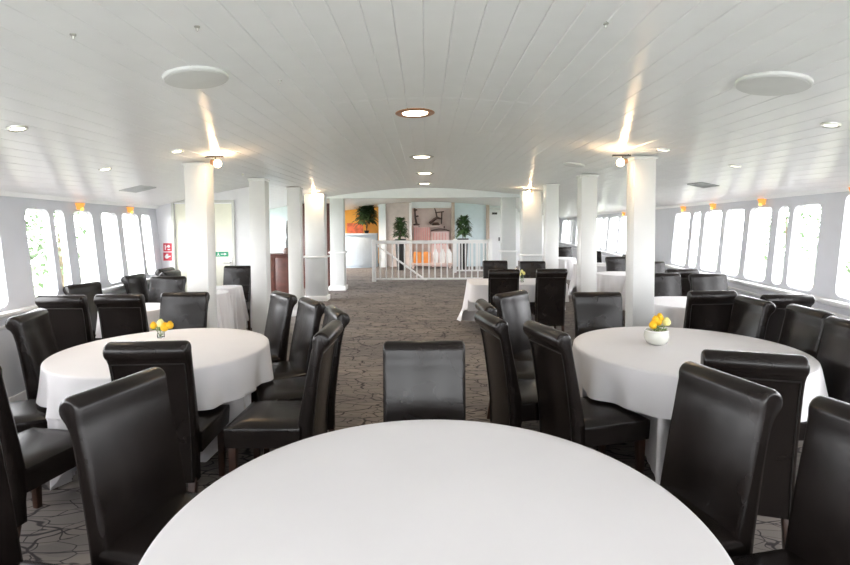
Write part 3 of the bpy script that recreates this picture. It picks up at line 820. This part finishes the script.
def yR(px): return 3.36 / ((px - 425) / 500 - 0.12)
sconce(yL(86), -1, 1.845, 'amber wall lamp over the left windows, nearer one')
sconce(yL(135), -1, 1.845, 'amber wall lamp over the left windows, farther one')
sconce(yR(848), 1, 1.885, 'amber wall lamp at the right edge of the photo')
sconce(yR(757), 1, 1.86, 'amber wall lamp over the widest middle window on the right')
sconce(yR(709), 1, 1.86, 'faint amber wall lamp between the other two on the right')
sconce(yR(680), 1, 1.86, 'amber wall lamp at the far end of the right windows')
sconce(yR(621.5), 1, 1.86, 'amber wall lamp beside the nearest right column')

# ------------------------------------------------------------------ signs on the bulkhead
def sign_board(name, label, px0, px1, py0, py1, m):
    a = aty(px0, (py0 + py1) / 2, BULK - 0.012); b = aty(px1, (py0 + py1) / 2, BULK - 0.012)
    za = aty((px0 + px1) / 2, py1, BULK).z; zb = aty((px0 + px1) / 2, py0, BULK).z
    t = thing(name, label, 'sign', ((a.x + b.x) / 2, BULK - 0.001, (za + zb) / 2))
    w, h = (b.x - a.x), (zb - za)
    bx('board', (-w / 2, w / 2, -0.008, 0, -h / 2, h / 2), m, t)
    return t, w, h
def icon(t, polys, w, h, name='pictogram'):
    bm = bmesh.new()
    for poly in polys: bm.faces.new([bm.verts.new((x * w, -0.0095, y * h)) for x, y in poly])
    obj(name, bm, M_white, t, smooth=False)
def circ_poly(cx, cy, r, asp=1.0, n=14): return [(cx + r * math.cos(2 * PI * k / n), cy + r * asp * math.sin(2 * PI * k / n)) for k in range(n)]
t, w, h = sign_board('fire_sign', 'upper red fire equipment sign on the white bulkhead', 163.2, 171.6, 243.2, 251.4, M_red)
icon(t, [[(-0.32, -0.3), (-0.2, -0.3), (-0.2, 0.3), (-0.32, 0.3)], [(0.0, -0.32), (0.3, -0.32), (0.3, -0.2), (0.0, -0.2)], circ_poly(0.14, 0.12, 0.17), [(-0.2, -0.02), (-0.02, 0.04), (-0.02, 0.12), (-0.2, 0.06)]], w, h)
t, w, h = sign_board('fire_sign', 'lower red fire equipment sign on the white bulkhead', 163.2, 171.6, 252.4, 260.6, M_red)
icon(t, [circ_poly(-0.08, -0.02, 0.24), [(0.1, -0.12), (0.4, -0.02), (0.4, 0.08), (0.1, 0.08)], [(-0.15, 0.2), (0.1, 0.2), (0.1, 0.33), (-0.15, 0.33)]], w, h)
t, w, h = sign_board('exit_sign', 'green running man exit sign on the cream door', 214.5, 227.5, 251.8, 256.6, M_exit)
t.location.y = BULK + 0.019
icon(t, [circ_poly(-0.26, 0.28, 0.035, 2.4), [(-0.30, 0.16), (-0.22, 0.18), (-0.20, -0.08), (-0.12, -0.32), (-0.17, -0.34), (-0.25, -0.14), (-0.34, -0.34), (-0.39, -0.3), (-0.29, -0.05)],
         [(-0.06, -0.07), (0.24, -0.07), (0.24, 0.07), (-0.06, 0.07)], [(0.22, -0.28), (0.40, 0.0), (0.22, 0.28)]], w, h)

# ------------------------------------------------------------------ railings round the stair well
def railing(label, x0, x1, y, n, ztop, loc_group=None, skip=()):
    t = thing('stair_railing', label, 'railing', (x0, y, 0), 0, loc_group)
    L_ = x1 - x0
    bx('top_rail', (0, L_, -0.035, 0.035, ztop - 0.10, ztop), M_trim, t, bevel=0.01)
    bx('bottom_rail', (0, L_, -0.02, 0.02, 0.05, 0.10), M_trim, t, bevel=0.006)
    for xx in (0.0, L_):
        bm = bmesh.new(); box(bm, xx - 0.055, xx + 0.055, -0.055, 0.055, 0, ztop + 0.03); obj('post', bm, M_trim, t, bevel=0.01)
    for k in range(1, n):
        x = L_ * k / n
        bm = bmesh.new(); box(bm, x - 0.019, x + 0.019, -0.014, 0.014, 0.10, ztop - 0.10); obj('baluster', bm, M_trim, t, smooth=False)
    return t
YR = 14.4
rx0, rx1 = aty(374, 260, YR).x, aty(490, 260, YR).x
railing('front white railing of the stair well with thin balusters', rx0, rx1, YR, 19, 1.19)
railing('rear white railing on the right side of the stair well', 1.02, rx1 + 0.35, 17.0, 10, 1.12)
bm = bmesh.new()
a = aty(377, 245, YR + 0.35); b = aty(431, 284, YR + 0.35)
tube(bm, [a, a + (b - a) * 0.5, b], 0.028, 10)
tag(obj('stair_handrail', bm, M_trim), 'slanting white handrail going down behind the railing', 'handrail')

# ------------------------------------------------------------------ things beyond the railing
def leaf(bm, p, d, l, w):
    d = d.normalized(); s = d.cross(Vector((0, 0, 1)))
    if s.length < 1e-3: s = Vector((1, 0, 0))
    s.normalize(); dn = Vector((0, 0, -1))
    a = [p, p + d * l * 0.35, p + d * l * 0.7 + dn * l * 0.08, p + d * l + dn * l * 0.25]
    vs = [bm.verts.new(a[0])]
    L_ = [bm.verts.new(a[1] + s * w), bm.verts.new(a[2] + s * w * 0.7)]; R_ = [bm.verts.new(a[1] - s * w), bm.verts.new(a[2] - s * w * 0.7)]
    tip = bm.verts.new(a[3])
    bm.faces.new((vs[0], L_[0], R_[0])); bm.faces.new((L_[0], L_[1], R_[1], R_[0])); bm.faces.new((L_[1], tip, R_[1]))
def plant(name, x, y, z0, pot, h, rad, m, label, seed, nleaf=220, base=0.0):
    rr = random.Random(seed)
    t = thing(name, label, 'plant', (x, y, z0))
    bm = bmesh.new(); lathe(bm, pot, 24); obj('pot', bm, M_black, t)
    zt = pot[-1][1]
    bm = bmesh.new()
    for k in range(5):
        a = rr.uniform(0, 6.28); e = Vector((0.35 * rad * math.cos(a), 0.35 * rad * math.sin(a), zt + h * rr.uniform(0.5, 0.8)))
        tube(bm, [(0, 0, zt - 0.02), (e.x * 0.3, e.y * 0.3, zt + h * 0.3 + base * 0.4), e], 0.009, 6)
    obj('stem', bm, M_bark, t)
    bm = bmesh.new()
    for k in range(nleaf):
        a = rr.uniform(0, 6.28); u = rr.random(); el = rr.uniform(-0.5, 1.2)
        rr_ = rad * 0.72 * math.sqrt(rr.random()) * (1 - 0.5 * u)
        p = Vector((rr_ * 0.6 * math.cos(a), rr_ * 0.6 * math.sin(a), zt + base + (h - base) * (0.12 + 0.75 * u)))
        leaf(bm, p, Vector((math.cos(a) * math.cos(el), math.sin(a) * math.cos(el), math.sin(el))), rad * rr.uniform(0.45, 0.75), rad * 0.12)
    obj('foliage', bm, m, t, smooth=False)
YP = 18.2
tall = [(0.12, 0.0), (0.13, 0.02), (0.19, 1.08), (0.21, 1.10), (0.21, 1.14), (0.19, 1.14)]
plant('potted_plant', aty(400.5, 250, YP).x, YP, 0, tall, 0.78, 0.42, M_green, 'green plant in a tall black pot behind the left half of the railing', 3)
plant('potted_plant', aty(463, 250, YP).x, YP, 0, tall, 0.80, 0.46, M_green, 'green plant in a tall black pot before the pale blue wall', 4)
# reception desk (curved front)
YD = 19.2
bm = bmesh.new()
dx0, dx1 = aty(338, 250, YD).x, aty(376, 250, YD).x
n = 14; rows = []
for (zz, o) in ((0.0, 0.03), (0.09, 0.03), (0.10, 0.0), (1.27, 0.0), (1.28, -0.05), (1.33, -0.05)):
    row = []
    for k in range(n + 1):
        u = k / n; x = dx0 + (dx1 - dx0) * u; row.append(bm.verts.new((x, YD + o + 0.35 * (2 * u - 1) ** 2 * (1 if u > 0.5 else 0.3), zz)))
    row += [bm.verts.new((dx1, YD + 0.9, zz)), bm.verts.new((dx0, YD + 0.9, zz))]
    rows.append(row)
for a, b in zip(rows, rows[1:]):
    for k in range(len(a)): bm.faces.new((a[k], a[(k + 1) % len(a)], b[(k + 1) % len(a)], b[k]))
bm.faces.new(rows[0][::-1]); bm.faces.new(rows[-1])
tag(obj('reception_desk', bm, M_desk, smooth=False), 'pale white reception desk left of the railing before the orange wall', 'desk')
plant('bushy_plant', aty(366.5, 220, YD + 0.45).x, YD + 0.45, 1.331, [(0.07, 0), (0.10, 0.10), (0.11, 0.11)], 1.02, 0.62, M_dgreen, 'dark bushy plant on the white reception desk', 5, 330, 0.26)
a = aty(347, 232, 20.9); b = aty(363, 223, 20.9)
t = thing('red_panel', 'red orange patterned panel behind the reception desk', 'panel', ((a.x + b.x) / 2, 20.9, 0))
w = b.x - a.x
bx('panel', (-w / 2, w / 2, 0, 0.05, 1.25, 1.74), M_redorange, t)
for s in (-1, 1): bx('leg', (s * w / 2 - 0.03 * (s > 0), s * w / 2 + 0.03 * (s < 0), 0.0, 0.05, 0, 1.25), M_brown, t)
# pink niche
yn = YF + 0.35
def nz(py, y): return aty(430, py, y).z
sx0, sx1 = fx(412.5), fx(451)
t = thing('wall_shelf', 'pale shelf across the pink wall holding dark ornaments', 'shelf', ((sx0 + sx1) / 2, yn - 0.001, 1.62))
bx('board', (-(sx1 - sx0) / 2, (sx1 - sx0) / 2, -0.28, 0, -0.03, 0.0), M_pink, t)
for s in (-0.5, 0.5): bx('bracket', (s - 0.02, s + 0.02, -0.2, 0, -0.12, -0.03), M_brown, t)
# ornaments: carved wooden figures
def ornament(px, label, kind):
    x = fx(px)
    t = thing('wooden_ornament', label, 'ornament', (x, yn - 0.15, 1.621))
    if kind == 0:
        bx('base', (-0.12, 0.12, -0.08, 0.08, 0, 0.07), M_brown, t, bevel=0.01)
        bm = bmesh.new(); tube(bm, [(0, 0, 0.06), (-0.04, 0, 0.3), (-0.07, 0, 0.75)], [0.05, 0.035, 0.03], 10); obj('upright', bm, M_brown, t)
        bm = bmesh.new(); tube(bm, [(-0.04, 0, 0.35), (0.08, 0, 0.38)], 0.03, 8); tube(bm, [(-0.1, 0, 0.6), (0.03, 0, 0.62)], 0.03, 8); obj('arm', bm, M_brown, t)
    else:
        bm = bmesh.new(); lathe(bm, [(0.14, 0), (0.16, 0.04), (0.1, 0.12)], 16); obj('base', bm, M_brown, t)
        bm = bmesh.new(); tube(bm, [(-0.25, 0, 0.08), (-0.08, 0, 0.22), (0.05, 0, 0.30), (0.26, 0, 0.25)], [0.05, 0.06, 0.05, 0.03], 10); obj('body', bm, M_brown, t)
        bm = bmesh.new(); tube(bm, [(0.05, 0, 0.28), (0.02, 0, 0.5), (-0.08, 0, 0.78)], [0.04, 0.025, 0.015], 8); tube(bm, [(0.22, 0, 0.05), (0.24, 0, 0.55)], 0.028, 8); tube(bm, [(-0.02, 0, 0.5), (0.32, 0, 0.54)], 0.022, 8); obj('mast', bm, M_brown, t)
ornament(416.5, 'dark brown upright ornament at the left end of the pink shelf', 0)
ornament(436, 'dark brown branching ornament at the right end of the pink shelf', 1)
# pink slatted radiator and cabinet
yb = yn - 0.25
a, b = fx(413.5), fx(430.5)
t = thing('slatted_radiator', 'pink slatted radiator below the left of the shelf', 'radiator', ((a + b) / 2, yb, 0))
w = (b - a) / 2
bx('frame', (-w, w, 0.03, 0.09, 1.0, 1.56), M_pink, t)
for k in range(8): bx('slat', (-w + 0.02 + k * 2 * w / 8, -w + 0.02 + k * 2 * w / 8 + 0.05, 0.0, 0.03, 1.02, 1.54), M_pinkc, t)
for s in (-1, 1): bx('leg', (s * w - (0.05 if s > 0 else 0), s * w + (0.05 if s < 0 else 0), 0.03, 0.09, 0, 1.0), M_pink, t)
a, b = fx(431.5), fx(449)
w = (b - a) / 2
t = thing('pink_cabinet', 'pale pink cabinet with a dark curved top below the shelf', 'cabinet', ((a + b) / 2, yb - 0.13, 0))
bx('body', (-w, w, 0, 0.3, 0.0, 1.38), mat('pale_pink_paint', (0.80, 0.60, 0.58), 0.5), t)
bm = bmesh.new(); rows = []
for k in range(13):
    u = k / 12; x = -w - 0.02 + (2 * w + 0.04) * u; z = 1.38 + 0.07 * math.sin(PI * u)
    rows.append([bm.verts.new(p) for p in ((x, -0.02, z), (x, -0.02, z + 0.05), (x, 0.3, z + 0.05), (x, 0.3, z))])
for p, q in zip(rows, rows[1:]):
    for j in range(4): bm.faces.new((p[j], p[(j + 1) % 4], q[(j + 1) % 4], q[j]))
bm.faces.new(rows[0]); bm.faces.new(rows[-1][::-1]); obj('crest', bm, M_brown, t, smooth=False)
for k in range(5): bx('slat', (-w + 0.06 + k * (2 * w - 0.1) / 5, -w + 0.10 + k * (2 * w - 0.1) / 5, -0.012, 0.0, 0.85, 1.33), M_pinkc, t)
yc = yb - 0.75
t = thing('low_bench', 'low pale bench behind the railing below the pink shelf', 'bench', (aty(431.5, 262, yc).x, yc, 0))
bx('seat', (-0.78, 0.78, -0.2, 0.2, 0.14, 0.20), M_pink, t)
for s in (-1, 1): bx('leg', (s * 0.7 - 0.04, s * 0.7 + 0.04, -0.15, 0.15, 0, 0.14), M_pink, t)
for k, px in enumerate((417.5, 426.5)):
    bm = bmesh.new(); box(bm, -0.15, 0.15, -0.14, 0.14, 0, 0.42); o = obj('orange_box', bm, M_obox, bevel=0.03); o.location = (aty(px, 255, yc).x, yc, 0.201)
    tag(o, ('orange box at the left end of the low bench behind the railing', 'orange box beside the white pots on the low bench')[k], 'box', 'boxes on the low bench')
for k, px in enumerate((435.5, 442.5, 449)):
    bm = bmesh.new(); lathe(bm, [(0.09, 0), (0.11, 0.02), (0.11, 0.36), (0.06, 0.44), (0.05, 0.5), (0.06, 0.52)], 20); o = obj('white_pot', bm, M_white); o.location = (aty(px, 255, yc).x, yc, 0.201)
    tag(o, ('white jar next to the orange boxes behind the railing', 'middle white jar of three behind the railing', 'rightmost white jar of three behind the railing')[k], 'jar', 'jars on the low bench')

# mahogany joinery seen between the left columns
t = thing('mahogany_sideboard', 'dark red mahogany sideboard between the left columns', 'sideboard', (-2.97, 10.1, 0))
bx('body', (-0.37, 0.37, -0.22, 0.22, 0.06, 1.03), M_mahog, t, bevel=0.01)
bx('top', (-0.39, 0.39, -0.24, 0.24, 1.03, 1.065), M_mahog, t, bevel=0.008)
bx('plinth', (-0.35, 0.35, -0.20, 0.20, 0, 0.06), M_black, t)
for s in (-1, 1): bx('door', (0.012 if s > 0 else -0.345, 0.345 if s > 0 else -0.012, -0.232, -0.22, 0.1, 0.99), M_mahog, t, bevel=0.004)
t = thing('dark_statuette', 'slender dark statuette on the mahogany sideboard', 'statuette', (-2.76, 10.05, 1.066))
bm = bmesh.new(); lathe(bm, [(0.09, 0), (0.10, 0.06), (0.07, 0.12)], 16); obj('base', bm, M_brown, t)
bm = bmesh.new(); lathe(bm, [(0.045, 0.12), (0.05, 0.22), (0.025, 0.32), (0.035, 0.45), (0.02, 0.6), (0.012, 0.66)], 16); obj('figure', bm, M_black, t)
t = thing('mahogany_cupboard', 'tall dark mahogany cupboard behind the left panelled pillar', 'cupboard', (-2.75, 13.1, 0))
bx('body', (-0.55, 0.35, -0.2, 0.2, 0, 2.2), M_mahog, t, bevel=0.01)
for a, b in ((-0.53, -0.11), (-0.09, 0.33)): bx('door', (a, b, -0.215, -0.2, 0.1, 2.1), M_mahog, t, bevel=0.004)

# ------------------------------------------------------------------ outside
bm = bmesh.new(); box(bm, -60, -7.5, -20, 45, -1.6, -1.3); struct(obj('bank_left', bm, M_lawn, smooth=False))
bm = bmesh.new(); box(bm, 8.0, 60, -20, 45, -1.6, -1.3); struct(obj('bank_right', bm, M_lawn, smooth=False))
def tree(x, y, h, seed, label, group):
    rr = random.Random(seed)
    t = thing('leafy_tree', label, 'tree', (x, y, -1.3), 0, group)
    bm = bmesh.new(); tube(bm, [(0, 0, -0.05), (0.05, 0.03, h * 0.3), (0, 0.1, h * 0.7)], [0.16, 0.11, 0.05], 8); obj('trunk', bm, M_bark, t)
    bm = bmesh.new()
    for k in range(520):
        a = rr.uniform(0, 6.28); u = rr.random() ** 0.8; zz = h * (0.22 + 0.78 * u); rad = h * 0.32 * math.sqrt(max(0.05, 1 - (1.6 * u - 0.6) ** 2)) * rr.uniform(0.4, 1.0)
        p = Vector((rad * math.cos(a), rad * math.sin(a), zz)); el = rr.uniform(-0.8, 0.6)
        leaf(bm, p, Vector((math.cos(a + rr.uniform(-1, 1)), math.sin(a + rr.uniform(-1, 1)), el)), h * 0.075, h * 0.022)
    obj('foliage', bm, M_tree, t, smooth=False)
for k, (x, y, h) in enumerate(((-11.5, 11.0, 3.2), (-13.5, 16.0, 3.9), (-16.5, 22.5, 4.6))):
    tree(x, y, h, 20 + k, 'leafy green tree on the bank outside the left windows', 'trees outside the left windows')
for k, (x, y, h) in enumerate(((13.5, 13.2, 3.4), (17.0, 20.5, 3.8), (21.0, 29.0, 4.6))):
    tree(x, y, h, 30 + k, 'leafy green tree on the bank outside the right windows', 'trees outside the right windows')

# ------------------------------------------------------------------ light
W = bpy.data.worlds.new('sky'); S.world = W; W.use_nodes = True
bg = W.node_tree.nodes['Background']; bg.inputs['Color'].default_value = (0.975, 0.97, 1.0, 1); bg.inputs['Strength'].default_value = 7.0
def portal(name, center, direction, w, h):
    l = bpy.data.lights.new(name, 'AREA'); l.shape = 'RECTANGLE'; l.size = w; l.size_y = h; l.cycles.is_portal = True
    o = bpy.data.objects.new(name, l); C.objects.link(o); o.location = center
    o.rotation_euler = Vector(direction).to_track_quat('-Z', 'Y').to_euler()
    return o
def side_portal(name, xf, sgn, y0, y1):
    ym = (y0 + y1) / 2; x = xf(ym) + sgn * (0.16 + LEAN * 0.45)
    sl = (xf(y1) - xf(y0)) / (y1 - y0)
    n = Vector((-sgn, sgn * sl, 0)).normalized()
    o = portal(name, (x, ym, 1.35), n, 1, 1)
    o.data.size = math.hypot(y1 - y0, xf(y1) - xf(y0)); o.data.size_y = 0.95
    # orient: local x along the wall, local y up, -Z into the room
    ax = Vector((xf(y1) - xf(y0), y1 - y0, 0)).normalized(); az = -n
    ay = az.cross(ax).normalized()
    m = Matrix((ax, ay, az)).transposed().to_4x4(); m.translation = o.location; o.matrix_world = m
side_portal('daylight_portal_left', wl, -1, -1.8, 7.8)
side_portal('daylight_portal_right_near', wr, 1, -1.8, 9.2)
side_portal('daylight_portal_right_far', wr, 1, 11.1, 22.1)
portal('daylight_portal_behind', (0, Y0 - 0.14, 1.4), (0, 1, 0), 5.6, 1.15)
for i, p in enumerate(dl_pos[:7]):
    l = bpy.data.lights.new('downlight_beam', 'SPOT'); l.energy = 22 if i < 4 else 8; l.color = (1.0, 0.80, 0.58); l.spot_size = R(110); l.spot_blend = 0.8; l.shadow_soft_size = 0.05
    o = bpy.data.objects.new('downlight_beam', l); C.objects.link(o); o.location = (p.x, p.y, p.z - 0.03)
for nm, x, y, e, c in (('reception_fill', -2.6, 18.6, 85, (1.0, 0.78, 0.56)), ('foyer_fill', 0.2, 17.0, 85, (1.0, 0.86, 0.76)), ('foyer_fill', 1.9, 17.0, 40, (0.95, 0.97, 1.0))):  # fill spots without fittings, added to brighten reception and foyer
    l = bpy.data.lights.new(nm, 'SPOT'); l.energy = e; l.color = c; l.spot_size = R(150); l.spot_blend = 0.9; l.shadow_soft_size = 0.1
    o = bpy.data.objects.new(nm, l); C.objects.link(o); o.location = (x, y, ceil_z(x, y) - 0.06)

S.view_settings.view_transform = 'Standard'; S.view_settings.look = 'None'; S.view_settings.gamma = 1.0
S.view_settings.exposure = 1.20; S.view_settings.use_curve_mapping = False
S.cycles.use_denoising = True
S.cycles.max_bounces = 10; S.cycles.diffuse_bounces = 6; S.cycles.transparent_max_bounces = 12
S.cycles.sample_clamp_indirect = 8.0
